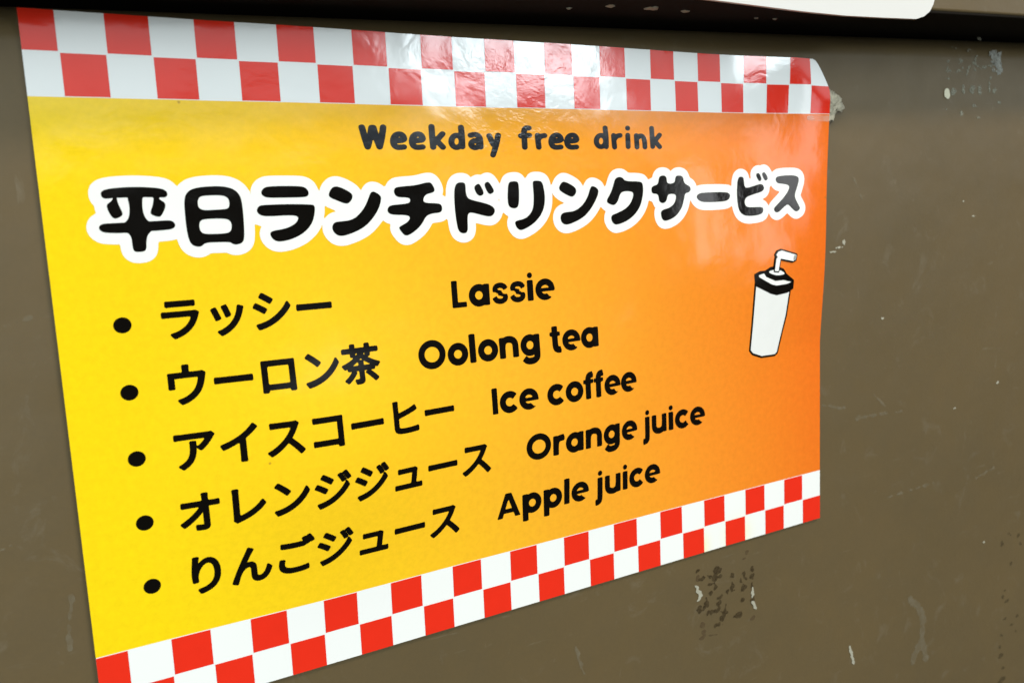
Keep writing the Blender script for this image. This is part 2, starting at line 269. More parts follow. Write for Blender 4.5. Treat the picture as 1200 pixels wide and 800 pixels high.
def prim_line(pts, w, flat=False, closed=False, sq=1.0):
    p = np.asarray(pts, float) * (1.0, sq)
    if closed: p = np.concatenate([p, p[:1]])
    A, B = p[:-1], p[1:]
    h = w / 2
    def f(P):
        P = P * (1.0, sq)
        d = d_seg(P, A, B) - h
        if flat and not closed:
            for a, b in ((p[0], p[1]), (p[-1], p[-2])):
                n = (a - b) / max(np.hypot(*(a - b)), 1e-9)
                s = ((P - a) * n).sum(1)
                near = np.hypot(P[:, 0] - a[0], P[:, 1] - a[1]) < w * 0.95
                d = np.where(near & (s > 0), np.maximum(d, s), d)
        return d
    return f, (p.min(0) - h) / (1.0, sq), (p.max(0) + h) / (1.0, sq)

def prim_ell(u, v, ru, rv):
    f = lambda P: (np.sqrt(((P[:, 0] - u) / ru) ** 2 + ((P[:, 1] - v) / rv) ** 2) - 1) * min(ru, rv)
    return f, np.array([u - ru, v - rv]), np.array([u + ru, v + rv])

def fill(prims, h=0.035, grow=0.0, jitter=None):
    """prims: list of (hole?, (f, lo, hi)) -> (uv points, faces) by marching squares"""
    lo = np.min([p[1] for _, p in prims], 0) - grow - 3 * h
    hi = np.max([p[2] for _, p in prims], 0) + grow + 3 * h
    nx, ny = (np.ceil((hi - lo) / h).astype(int) + 1)
    xs, ys = lo[0] + h * np.arange(nx), lo[1] + h * np.arange(ny)
    D = np.full((ny, nx), 9.0)
    for hole, (f, a, b) in prims:
        i0, i1 = np.searchsorted(xs, a[0] - grow - 3 * h), np.searchsorted(xs, b[0] + grow + 3 * h)
        j0, j1 = np.searchsorted(ys, a[1] - grow - 3 * h), np.searchsorted(ys, b[1] + grow + 3 * h)
        X, Y = np.meshgrid(xs[i0:i1], ys[j0:j1])
        P = np.stack([X.ravel(), Y.ravel()], 1)
        d = np.concatenate([f(P[k:k + 4000]) for k in range(0, len(P), 4000)]).reshape(X.shape)
        sub = D[j0:j1, i0:i1]
        D[j0:j1, i0:i1] = np.maximum(sub, -d) if hole else np.minimum(sub, d)
    D = D - grow
    if jitter is not None:
        X, Y = np.meshgrid(xs, ys)
        D = D + jitter(X, Y)
    D = np.where(np.abs(D) < 1e-6, 1e-6, D)
    ins = D < 0
    cnt = ins[:-1, :-1].astype(int) + ins[1:, :-1] + ins[:-1, 1:] + ins[1:, 1:]
    ids, pts, faces = {}, [], []
    def gv(j, i):
        k = (0, j, i)
        if k not in ids:
            ids[k] = len(pts); pts.append((xs[i], ys[j]))
        return ids[k]
    def ev(j, i, j2, i2):
        k = (1,) + min((j, i, j2, i2), (j2, i2, j, i))
        if k not in ids:
            t = D[j, i] / (D[j, i] - D[j2, i2])
            ids[k] = len(pts)
            pts.append((xs[i] + t * (xs[i2] - xs[i]), ys[j] + t * (ys[j2] - ys[j])))
        return ids[k]
    for j, i in zip(*np.nonzero(cnt)):
        c = [(j, i), (j + 1, i), (j + 1, i + 1), (j, i + 1)]
        if cnt[j, i] == 4:
            faces.append([gv(*q) for q in c]); continue
        poly = []
        for a, b in zip(c, c[1:] + c[:1]):
            if ins[a]: poly.append(gv(*a))
            if ins[a] != ins[b]: poly.append(ev(*a, *b))
        if len(poly) >= 3: faces.append(poly)
    return np.array(pts), faces

# ------------------------------------------------------------------ materials
def new_mat(name):
    mt = bpy.data.materials.new(name)
    mt.use_nodes = True
    nt = mt.node_tree
    return mt, nt, nt.nodes['Principled BSDF']

def nd(nt, typ, **kw):
    n = nt.nodes.new(typ)
    for k_, v_ in kw.items():
        if k_.startswith('i_'):
            key = k_[2:]
            n.inputs[int(key) if key.isdigit() else key].default_value = v_
        else: setattr(n, k_, v_)
    return n

def math_n(nt, op, a, b=None, c=None, clamp=False):
    n = nd(nt, 'ShaderNodeMath', operation=op, use_clamp=clamp)
    for i, x_ in enumerate((a, b, c)):
        if x_ is None: continue
        if isinstance(x_, (int, float)): n.inputs[i].default_value = x_
        else: nt.links.new(x_, n.inputs[i])
    return n.outputs[0]

def noise(nt, vec, scale, detail=2.0, rough=0.5, dist=0.0, off=None):
    if off:
        ad = nd(nt, 'ShaderNodeVectorMath', operation='ADD'); ad.inputs[1].default_value = off
        nt.links.new(vec, ad.inputs[0]); vec = ad.outputs[0]
    n = nd(nt, 'ShaderNodeTexNoise', i_Scale=scale, i_Detail=detail, i_Roughness=rough, i_Distortion=dist)
    nt.links.new(vec, n.inputs['Vector'])
    return n.outputs['Fac']

def blob(nt, sp, u, v, ru, rv):
    """soft 0..1 patch on the sheet around (u, v)"""
    a = math_n(nt, 'DIVIDE', math_n(nt, 'SUBTRACT', sp.outputs[0], u), ru)
    b = math_n(nt, 'DIVIDE', math_n(nt, 'SUBTRACT', sp.outputs[1], v), rv)
    r = math_n(nt, 'ADD', math_n(nt, 'MULTIPLY', a, a), math_n(nt, 'MULTIPLY', b, b))
    return math_n(nt, 'POWER', 2.718, math_n(nt, 'MULTIPLY', r, -1.0))

def film(nt, bsdf, rough=0.06):
    """the glossy film over the print: slack waves, creases and crumpled patches"""
    uvn = nd(nt, 'ShaderNodeUVMap', uv_map='UVMap')
    sp = nd(nt, 'ShaderNodeSeparateXYZ'); nt.links.new(uvn.outputs[0], sp.inputs[0])
    vec = uvn.outputs[0]
    waves = noise(nt, vec, 0.36, 2.0, 0.5)
    ridge = math_n(nt, 'ABSOLUTE', math_n(nt, 'SUBTRACT', noise(nt, vec, 0.75, 3.0, 0.55, 0.6, (7, 3, 1)), 0.5))
    crump = math_n(nt, 'ABSOLUTE', math_n(nt, 'SUBTRACT', noise(nt, vec, 3.4, 3.0, 0.6, 0.8, (2, 9, 4)), 0.5))
    m1 = math_n(nt, 'ADD', blob(nt, sp, 13.0, 2.7, 2.0, 0.9), blob(nt, sp, 14.0, 0.7, 3.5, 0.6))
    m2 = math_n(nt, 'ADD', blob(nt, sp, 3.6, 1.2, 2.6, 1.5), blob(nt, sp, 21.5, 4.4, 2.2, 3.0))
    mask = math_n(nt, 'ADD', m1, math_n(nt, 'MULTIPLY', m2, 0.45), clamp=True)
    upper = nd(nt, 'ShaderNodeMapRange', i_1=9.0, i_2=0.0, i_3=0.25, i_4=1.0)
    nt.links.new(sp.outputs[1], upper.inputs[0])
    h = math_n(nt, 'MULTIPLY', waves, FILM_WAVE)
    h = math_n(nt, 'ADD', h, math_n(nt, 'MULTIPLY', math_n(nt, 'MULTIPLY', ridge, upper.outputs[0]), FILM_RIDGE))
    h = math_n(nt, 'ADD', h, math_n(nt, 'MULTIPLY', math_n(nt, 'MULTIPLY', crump, mask), FILM_CRUMP))
    h = math_n(nt, 'ADD', h, math_n(nt, 'MULTIPLY', noise(nt, vec, 14.0, 2.0), FILM_GRAIN))
    bp = nd(nt, 'ShaderNodeBump', i_Strength=1.0, i_Distance=1.0)
    nt.links.new(h, bp.inputs['Height'])
    nt.links.new(bp.outputs[0], bsdf.inputs['Coat Normal'])
    rr = math_n(nt, 'ADD', rough, math_n(nt, 'MULTIPLY', noise(nt, vec, 0.8, 4.0), 0.10))
    nt.links.new(rr, bsdf.inputs['Coat Roughness'])
    bsdf.inputs['Coat Weight'].default_value = 1.0
    bsdf.inputs['Coat IOR'].default_value = 1.5
    bsdf.inputs['Specular IOR Level'].default_value = 0.0
    bsdf.inputs['Roughness'].default_value = 0.8
    return vec, sp

FILM_WAVE, FILM_RIDGE, FILM_CRUMP, FILM_GRAIN = 0.00042, 0.00012, 0.00009, 0.0000015

def print_mat(name, col, var=0.04):
    mt, nt, b = new_mat(name)
    vec, sp = film(nt, b)
    mx = nd(nt, 'ShaderNodeMix', data_type='RGBA')
    mx.inputs[6].default_value = (*col, 1)
    mx.inputs[7].default_value = (*[min(1, c_ * 1.0 - var * c_ * 2) for c_ in col], 1)
    nt.links.new(noise(nt, vec, 2.2, 4.0), mx.inputs[0])
    nt.links.new(mx.outputs[2], b.inputs['Base Color'])
    return mt

M_BLACK = print_mat('black ink under film', (0.0025, 0.002, 0.0015))
M_WHITE = print_mat('white print under film', (0.76, 0.76, 0.73), 0.012)
M_RED = print_mat('red ink under film', (0.72, 0.026, 0.010))
M_GREY = print_mat('grey ink under film', (0.30, 0.30, 0.29))
M_GREYW = print_mat('off white print under film', (0.71, 0.71, 0.69), 0.03)
M_INK2 = print_mat('black ink with painted reflection', (0.012, 0.014, 0.018))  # black ink with the film's bluish reflection mixed into its colour

def band_mat():
    mt, nt, b = new_mat('white band paper under film')
    vec, sp = film(nt, b)
    st1 = math_n(nt, 'ADD', blob(nt, sp, 19.85, 17.25, 0.35, 0.5), blob(nt, sp, 21.6, 17.15, 0.55, 0.5), clamp=True)
    mx = nd(nt, 'ShaderNodeMix', data_type='RGBA')
    mx.inputs[6].default_value = (0.75, 0.75, 0.73, 1)
    mx.inputs[7].default_value = (0.80, 0.74, 0.42, 1)
    nt.links.new(st1, mx.inputs[0])
    nt.links.new(mx.outputs[2], b.inputs['Base Color'])
    return mt
M_BAND = band_mat()

def gradient_mat():
    mt, nt, b = new_mat('yellow to orange print under film')
    vec, sp = film(nt, b)
    t = math_n(nt, 'ADD', math_n(nt, 'DIVIDE', sp.outputs[0], 26.0),
               math_n(nt, 'MULTIPLY', math_n(nt, 'SUBTRACT', 9.0, sp.outputs[1]), 0.0075))
    t = math_n(nt, 'ADD', t, math_n(nt, 'MULTIPLY', math_n(nt, 'SUBTRACT', noise(nt, vec, 3.0, 5.0, 0.6), 0.5), 0.06))
    cr = nd(nt, 'ShaderNodeValToRGB')
    el = cr.color_ramp.elements
    el[0].position, el[0].color = 0.02, (0.82, 0.575, 0.006, 1)
    el[1].position, el[1].color = 1.0, (0.72, 0.138, 0.012, 1)
    for ps, cc in ((0.27, (0.83, 0.49, 0.014)), (0.48, (0.81, 0.37, 0.022)), (0.73, (0.78, 0.245, 0.02))):
        q = el.new(ps); q.color = (*cc, 1)
    nt.links.new(t, cr.inputs[0])
    # slight unevenness of the print
    gr = nd(nt, 'ShaderNodeMapRange', i_1=0.25, i_2=0.75, i_3=0.90, i_4=1.05)
    nt.links.new(noise(nt, vec, 5.0, 6.0, 0.72), gr.inputs[0])
    hv = nd(nt, 'ShaderNodeHueSaturation')
    nt.links.new(gr.outputs[0], hv.inputs['Value'])
    nt.links.new(cr.outputs[0], hv.inputs['Color'])
    # small brown specks of dirt
    vo = nd(nt, 'ShaderNodeTexVoronoi', i_Scale=0.55, i_Randomness=1.0)
    nt.links.new(vec, vo.inputs['Vector'])
    sk = math_n(nt, 'LESS_THAN', vo.outputs['Distance'], 0.026)
    mx = nd(nt, 'ShaderNodeMix', data_type='RGBA')
    mx.inputs[7].default_value = (0.30, 0.14, 0.02, 1)
    nt.links.new(math_n(nt, 'MULTIPLY', sk, 0.55), mx.inputs[0])
    nt.links.new(hv.outputs[0], mx.inputs[6])
    nt.links.new(mx.outputs[2], b.inputs['Base Color'])
    return mt
M_YELLOW = gradient_mat()

def wall_mat(name, base, dark):
    mt, nt, b = new_mat(name)
    tcn = nd(nt, 'ShaderNodeTexCoord')
    vec = tcn.outputs['Object']
    n1 = noise(nt, vec, 9.0, 4.0, 0.55)
    n2 = noise(nt, vec, 60.0, 5.0, 0.65)
    n3 = noise(nt, vec, 900.0, 2.0, 0.6)
    mx = nd(nt, 'ShaderNodeMix', data_type='RGBA')
    mx.inputs[6].default_value = (*base, 1); mx.inputs[7].default_value = (*dark, 1)
    f = math_n(nt, 'ADD', math_n(nt, 'MULTIPLY', n1, 0.9), math_n(nt, 'MULTIPLY', n2, 0.5))
    f = math_n(nt, 'SUBTRACT', math_n(nt, 'ADD', f, math_n(nt, 'MULTIPLY', n3, 0.35)), 0.45, clamp=True)
    nt.links.new(f, mx.inputs[0])
    # fine scratches in two directions
    sc = None
    for st_, of_ in (((60.0, 8.0, 420.0), (0.4, 0.2, 0.9)), ((330.0, 8.0, 90.0), (0.7, 0.1, 0.3))):
        mpn = nd(nt, 'ShaderNodeMapping'); mpn.inputs['Scale'].default_value = st_; mpn.inputs['Rotation'].default_value = of_
        nt.links.new(vec, mpn.inputs['Vector'])
        mr = nd(nt, 'ShaderNodeMapRange', i_1=0.68, i_2=0.80, i_3=0.0, i_4=0.30)
        nt.links.new(noise(nt, mpn.outputs[0], 1.0, 4.0, 0.6, 0.4), mr.inputs[0])
        sc = mr.outputs[0] if sc is None else math_n(nt, 'ADD', sc, mr.outputs[0])
    m0 = nd(nt, 'ShaderNodeMix', data_type='RGBA')
    m0.inputs[7].default_value = (0.21, 0.185, 0.135, 1)
    nt.links.new(sc, m0.inputs[0]); nt.links.new(mx.outputs[2], m0.inputs[6])
    mx = m0
    # pale dust worn into the paint
    sm = nd(nt, 'ShaderNodeMapRange', i_1=0.59, i_2=0.78, i_3=0.0, i_4=0.22)
    nt.links.new(noise(nt, vec, 70.0, 6.0, 0.7, 1.2, (3, 1, 5)), sm.inputs[0])
    m2 = nd(nt, 'ShaderNodeMix', data_type='RGBA')
    m2.inputs[7].default_value = (0.22, 0.20, 0.16, 1)
    nt.links.new(sm.outputs[0], m2.inputs[0]); nt.links.new(mx.outputs[2], m2.inputs[6])
    nt.links.new(m2.outputs[2], b.inputs['Base Color'])
    b.inputs['Specular IOR Level'].default_value = 0.28
    rr = math_n(nt, 'ADD', 0.30, math_n(nt, 'MULTIPLY', n2, 0.22))
    nt.links.new(rr, b.inputs['Roughness'])
    bp = nd(nt, 'ShaderNodeBump', i_Strength=1.0, i_Distance=1.0)
    hh = math_n(nt, 'ADD', math_n(nt, 'MULTIPLY', noise(nt, vec, 420.0, 2.0), 0.00003), math_n(nt, 'MULTIPLY', n1, 0.0022))
    nt.links.new(hh, bp.inputs['Height']); nt.links.new(bp.outputs[0], b.inputs['Normal'])
    return mt
M_WALL = wall_mat('brown satin paint', (0.118, 0.081, 0.036), (0.082, 0.061, 0.031))

def plain(name, col, rough=0.6, scale=300.0, var=0.35, alpha=1.0, bump=0.0):
    mt, nt, b = new_mat(name)
    vec = nd(nt, 'ShaderNodeTexCoord').outputs['Object']
    mx = nd(nt, 'ShaderNodeMix', data_type='RGBA')
    mx.inputs[6].default_value = (*col, 1)
    mx.inputs[7].default_value = (*[c_ * (1 - var) for c_ in col], 1)
    n = noise(nt, vec, scale, 4.0, 0.6)
    nt.links.new(n, mx.inputs[0])
    nt.links.new(mx.outputs[2], b.inputs['Base Color'])
    b.inputs['Roughness'].default_value = rough
    if alpha < 1:
        b.inputs['Specular IOR Level'].default_value = 0.0 if name != 'clear tape' else 0.5
        al = nd(nt, 'ShaderNodeMapRange', i_1=0.3, i_2=0.7, i_3=alpha * 0.5, i_4=min(1, alpha * 1.5))
        nt.links.new(noise(nt, vec, scale * 1.7, 3.0), al.inputs[0])
        nt.links.new(al.outputs[0], b.inputs['Alpha'])
    if bump:
        bp = nd(nt, 'ShaderNodeBump', i_Strength=1.0, i_Distance=bump)
        nt.links.new(n, bp.inputs['Height']); nt.links.new(bp.outputs[0], b.inputs['Normal'])
    return mt

M_SHADE = plain('painted shade black', (0.012, 0.009, 0.006), 0.9)  # deep shade under the ledge, put into the colour
M_SHADE.node_tree.nodes['Principled BSDF'].inputs['Specular IOR Level'].default_value = 0.1
M_PUTTY = plain('dried putty', (0.62, 0.55, 0.40), 0.7, 420.0, 0.65, bump=0.002)
M_NOTICE = plain('white coated board', (0.56, 0.55, 0.53), 0.4, 120.0, 0.03)
M_NPRINT = plain('faded pink print', (0.56, 0.42, 0.39), 0.4, 160.0, 0.15, 0.45)
M_PALE = plain('pale tape residue', (0.36, 0.36, 0.32), 0.7, 500.0, 0.35, 0.8)
M_FAINT = plain('thin tape residue', (0.27, 0.26, 0.20), 0.7, 700.0, 0.3, 0.65)
M_CHIP = plain('cream filler', (0.62, 0.58, 0.42), 0.6, 300.0, 0.2)
M_DARK = plain('brown glue stain', (0.055, 0.038, 0.020), 0.5, 900.0, 0.4, 0.5)
M_FILM2 = plain('glue haze', (0.118, 0.078, 0.042), 0.5, 400.0, 0.25, 0.40)
M_TAPE = plain('clear tape', (0.75, 0.66, 0.55), 0.18, 200.0, 0.1, 0.22)
M_WHITECHIP = plain('bared filler', (0.36, 0.34, 0.26), 0.7, 500.0, 0.3)
M_SCR = plain('scuffed paint', (0.27, 0.235, 0.165), 0.6, 260.0, 0.3, 0.26)
M_PIT = plain('pitted paint', (0.060, 0.046, 0.026), 0.6, 900.0, 0.3, 0.34)

# ------------------------------------------------------------------ the wall panel and the ledge above it
def box_bm(u0, u1, v0, v1, z0, z1, bev=0.0):
    bm = bmesh.new()
    bmesh.ops.create_cube(bm, size=1.0)
    for vt in bm.verts:
        vt.co = W(u0 if vt.co.x < 0 else u1, v1 if vt.co.z < 0 else v0, z1 if vt.co.y < 0 else z0)
    if bev:
        bmesh.ops.bevel(bm, geom=list(bm.edges), offset=bev * CELL, segments=4, profile=0.5, affect='EDGES')
    bm.normal_update()
    return bm

def bm_obj(name, bm, mats, parent=None, smooth=False):
    me = bpy.data.meshes.new(name)
    bm.to_mesh(me); bm.free()
    return link(name, me, mats, parent, smooth)

SL = -0.036
def tilt(bm, top_only=False):
    for vt in bm.verts:
        u = vt.co.x / CELL + 13
        if not top_only or vt.co.z > 0: vt.co.z -= SL * (u - 28) * CELL
    return bm
wall = bm_obj('wall_panel', tilt(box_bm(-70, 110, -1.16, 80, -2.0, -0.05, 0.95), True), [M_WALL], None, True)
mod = wall.modifiers.new('normals', 'WEIGHTED_NORMAL')
tag(wall, 'brown painted metal wall panel behind the yellow sign, scuffed and marked with old glue', 'wall')

ledge = empty('ledge_panel', W(28, -1.2, 0), 'brown upper panel jutting out over the wall, deep shade painted as a black strip along its underside', 'panel')
bm_obj('face_board', tilt(box_bm(-70, 110, -34, -1.25, 0.0, 2.92, 0.10)), [M_WALL], ledge, True)
bm_obj('shade_strip', tilt(box_bm(-70, 110, -1.9, -1.17, -1.9, 2.86, 0.05)), [M_SHADE], ledge, True)  # near-black strip added where the gap is only in shade

# flakes of old paint hanging on under the ledge
random.seed(9)
for u, v, z, sz in FLAKES:
    fb = bmesh.new()
    bmesh.ops.create_icosphere(fb, subdivisions=2, radius=1.0)
    for vt in fb.verts:
        k_ = random.uniform(0.7, 1.2)
        vt.co = W(u + vt.co.x * sz * k_, v - vt.co.z * 0.05 * k_, z + vt.co.y * sz * 0.7 * k_)
    bm_obj('paint_flake', fb, [M_WHITECHIP], ledge, False)

# the white notice on the ledge
nb = bmesh.new()
pts = [tuple(p) for p in NOTICE] + [(28.9, -4.0), (29.0, -16.0), (6.0, -16.6), (6.0, -0.80)]
fr = [nb.verts.new(W(u, v, 3.06)) for u, v in pts]
f0 = nb.faces.new(fr)
ex = bmesh.ops.extrude_face_region(nb, geom=[f0])
bmesh.ops.translate(nb, vec=(0, 0.0012, 0), verts=[g for g in ex['geom'] if isinstance(g, bmesh.types.BMVert)])
bmesh.ops.recalc_face_normals(nb, faces=nb.faces)
notice = bm_obj('white_notice', nb, [M_NOTICE])
tag(notice, 'white round-cornered notice on the upper panel, only its lower edge in view', 'notice')
uv_, fc_ = fill([(0, prim_ell(24.6, -1.62, 0.9, 0.14)), (0, prim_ell(26.4, -1.66, 0.7, 0.20)), (0, prim_ell(21.8, -1.7, 0.8, 0.12))], 0.06)
me_ = flat_mesh('faded_print', uv_, fc_, 3.06 + 0.05 + 0.012, on_sheet=False)
link('faded_print', me_, [M_NPRINT], notice)

# ------------------------------------------------------------------ the laminated sign
sign = empty('menu_sign', W(13, 9, 0.05), 'yellow and orange laminated lunch drink sign with red checkered bands stuck on the brown panel', 'sign')

def grid(us, vs):
    us, vs = np.asarray(us), np.asarray(vs)
    P = np.array([(u, v) for v in vs for u in us])
    n = len(us)
    F = [[j * n + i, (j + 1) * n + i, (j + 1) * n + i + 1, j * n + i + 1] for j in range(len(vs) - 1) for i in range(n - 1)]
    return P, F

def trim_corner(P):
    P = P.copy()
    top = P[:, 1] < 1.15
    P[top, 0] = np.minimum(P[top, 0], np.interp(P[top, 1], _cv, _cu))
    return P

def lines(a, b, step):
    q = [a] + [x_ for x_ in np.arange(math.ceil(a / step) * step, b, step) if x_ - a > 0.02 and b - x_ > 0.02] + [b]
    return np.array(q)

US = np.unique(np.concatenate([lines(U_L, 24.0, 0.25), lines(24.0, U_R, 0.0625)]))
def sheet_piece(name, v0, v1, mats, extra=None):
    P, F = grid(US, lines(v0, v1, 0.125 if v0 < 1 else 0.25))
    P = trim_corner(P)
    me = flat_mesh(name, P, F, 0.0)
    o = link(name, me, mats, sign)
    bm = bmesh.new(); bm.from_mesh(me)
    bmesh.ops.dissolve_degenerate(bm, dist=1e-6, edges=bm.edges)
    be = [e_ for e_ in bm.edges if e_.is_boundary]
    r = bmesh.ops.extrude_edge_only(bm, edges=be)
    bmesh.ops.translate(bm, vec=(0, 0.00045, 0), verts=[g for g in r['geom'] if isinstance(g, bmesh.types.BMVert)])
    for e_ in be: e_.smooth = False
    bm.to_mesh(me); bm.free()
    me.polygons.foreach_set('use_smooth', [True] * len(me.polygons))
    return o

sheet_piece('printed_panel', 2.0, V_M, [M_YELLOW])
def band(name, rows):
    o = sheet_piece(name, rows[0], rows[-1], [M_BAND])
    # the red squares are printed on the white band: one layer
    P_, F_ = [], []
    ul = [U_L] + list(range(1, 26)) + [U_R]
    for r_ in range(2):
        for c_ in range(26):
            if (r_ + c_) % 2: continue
            a, b = ul[c_] + (0.0 if c_ == 0 else 0.018), ul[c_ + 1] - (0.0 if c_ == 25 else 0.018)
            t, d = rows[r_] + (0.0 if rows[r_] == V_T else 0.018), rows[r_ + 1] - (0.0 if rows[r_ + 1] == V_B else 0.018)
            g, f = grid(np.linspace(a, b, 7), np.linspace(t, d, 7))
            k0 = len(P_)
            P_ += g.tolist(); F_ += [[q + k0 for q in ff] for ff in f]
    link('red_checks', flat_mesh('red_checks', trim_corner(np.array(P_)), F_, 0.006), [M_RED], o)
    return o
band('checker_band', [V_T, 1.0, 2.0])
band('checker_band', [V_M, V_M + 1.0, V_B])

# heading: black rounded characters on a merged white outline
hp = [(h_, prim_poly([smooth_poly(p)])) for h_, p in HEAD]
uv_, fc_ = fill([q for q in hp if not q[0]], 0.045, grow=0.27)
hd = link('heading', flat_mesh('heading', uv_, fc_, 0.006), [M_WHITE], sign)
uv_, fc_ = fill(hp, 0.033)
link('heading_text', flat_mesh('heading_text', uv_, fc_, 0.012), [M_BLACK], hd)

# sub heading
uv_, fc_ = fill([(0, prim_line(smooth_line(p), 0.195, sq=1.32)) for p in SUBHEAD], 0.03)
link('subheading', flat_mesh('subheading', uv_, fc_, 0.006), [M_INK2], sign)

# ---- the list: geometric sans for the English words, em units, y up
def arc(cx, cy, rx, ry, a0, a1, n=18):
    return [(cx + rx * math.cos(math.radians(a)), cy + ry * math.sin(math.radians(a))) for a in np.linspace(a0, a1, n)]
SW = 0.18
def L_(pts, w=SW, smooth=0, flat=True): return ('l', smooth_line(pts, smooth), w, flat, False)
def O_(cx, cy, rx, ry, w=SW): return ('l', np.array(arc(cx, cy, rx, ry, 0, 360, 33)[:-1]), w, False, True)
def P_(*loops): return ('p', [np.array(l, float) for l in loops])
def DOT(x_, y_=0.685, r=0.076): return ('l', np.array([(x_, y_), (x_ + 0.002, y_)]), 2 * r, False, False)
def E_(c): return [L_([(c - 0.245, 0.262), (c + 0.255, 0.268)], 0.094),
                   L_([(c + 0.208, 0.225)] + arc(c, 0.272, 0.205, 0.208, 4, 314, 26), SW - 0.01)]
GLY = {
 'L': (0.50, [P_([(0.065, 0), (0.065, 0.70), (0.222, 0.70), (0.222, 0.14), (0.46, 0.14), (0.46, 0)])]),
 'I': (0.265, [P_([(0.07, 0), (0.07, 0.70), (0.228, 0.70), (0.228, 0)])]),
 'O': (0.80, [O_(0.40, 0.35, 0.288, 0.285, 0.172)]),
 'A': (0.73, [P_([(0.015, 0), (0.27, 0.70), (0.445, 0.70), (0.71, 0), (0.548, 0), (0.503, 0.13), (0.218, 0.13), (0.175, 0)][::-1],
                 [(0.262, 0.255), (0.358, 0.525), (0.455, 0.255)])]),
 'a': (0.635, [O_(0.305, 0.272, 0.192, 0.205), L_([(0.515, 0), (0.515, 0.55)])]),
 'c': (0.57, [L_(arc(0.312, 0.272, 0.203, 0.208, 40, 320, 26))]),
 'e': (0.595, E_(0.31)),
 'f': (0.35, [L_([(0.165, 0), (0.165, 0.50), (0.175, 0.60), (0.22, 0.672), (0.335, 0.685)], SW, 2), L_([(0.02, 0.49), (0.335, 0.49)], 0.115)]),
 'g': (0.65, [O_(0.305, 0.272, 0.192, 0.205), L_([(0.515, 0.55), (0.515, 0.02), (0.505, -0.08), (0.42, -0.15), (0.31, -0.165), (0.20, -0.15), (0.12, -0.07)], SW, 2)]),
 'i': (0.255, [L_([(0.128, 0), (0.128, 0.55)]), DOT(0.128)]),
 'j': (0.265, [L_([(0.135, 0.55), (0.135, -0.06), (0.115, -0.155), (0.055, -0.185), (-0.02, -0.19)], SW, 2), DOT(0.135)]),
 'l': (0.255, [L_([(0.128, 0), (0.128, 0.74)])]),
 'n': (0.63, [L_([(0.125, 0), (0.125, 0.55)]), L_([(0.125, 0.25), (0.14, 0.40), (0.21, 0.48), (0.315, 0.50), (0.43, 0.475), (0.503, 0.39), (0.507, 0.25), (0.507, 0)], SW, 2)]),
 'o': (0.60, [O_(0.312, 0.272, 0.200, 0.205)]),
 'p': (0.65, [O_(0.345, 0.272, 0.192, 0.205), L_([(0.135, -0.215), (0.128, 0.55)])]),
 'r': (0.41, [L_([(0.125, 0), (0.125, 0.55)]), L_([(0.125, 0.25), (0.14, 0.39), (0.21, 0.475), (0.385, 0.493)], SW, 2)]),
 's': (0.50, [L_([(0.422, 0.381), (0.386, 0.457), (0.270, 0.496), (0.146, 0.462), (0.110, 0.376), (0.162, 0.304), (0.270, 0.280), (0.378, 0.246), (0.422, 0.165), (0.378, 0.083), (0.262, 0.054), (0.142, 0.088), (0.098, 0.179)], 0.14, 2)]),
 't': (0.375, [L_([(0.17, 0.70), (0.17, 0.20), (0.19, 0.085), (0.26, 0.05), (0.34, 0.052)], SW, 2), L_([(0.025, 0.49), (0.335, 0.49)], 0.115)]),
 'u': (0.63, [L_([(0.507, 0), (0.507, 0.55)]), L_([(0.507, 0.30), (0.49, 0.15), (0.42, 0.07), (0.315, 0.05), (0.20, 0.075), (0.128, 0.16), (0.125, 0.30), (0.125, 0.55)], SW, 2)]),
 ' ': (0.25, [])}

def english(word, u0, u1, base, em=1.132):
    xs_, x_ = [], 0.0
    for ch in word:
        xs_.append(x_); x_ += GLY[ch][0]
    ext = []
    for ch, x0 in zip(word, xs_):
        for g in GLY[ch][1]:
            q = g[1] if g[0] == 'l' else np.concatenate(g[1])
            r = g[2] / 2 if (g[0] == 'l' and (g[4] or not g[3] or abs(q[0][0] - q[-1][0]) < 0.02)) else 0.05 if g[0] == 'l' else 0
            ext += [x0 + q[:, 0].min() - r, x0 + q[:, 0].max() + r]
    a, b = min(ext), max(ext)
    sx = (u1 - u0) / (b - a)
    out = []
    tf = lambda q, x0: np.stack([u0 + (np.asarray(q)[:, 0] + x0 - a) * sx, base - np.asarray(q)[:, 1] * em], 1)
    for ch, x0 in zip(word, xs_):
        for g in GLY[ch][1]:
            if g[0] == 'l': out.append((0, prim_line(tf(g[1], x0), g[2] * (em + sx) / 2, g[3], g[4])))
            else: out.append((0, prim_poly([tf(l, x0) for l in g[1]])))
    return out

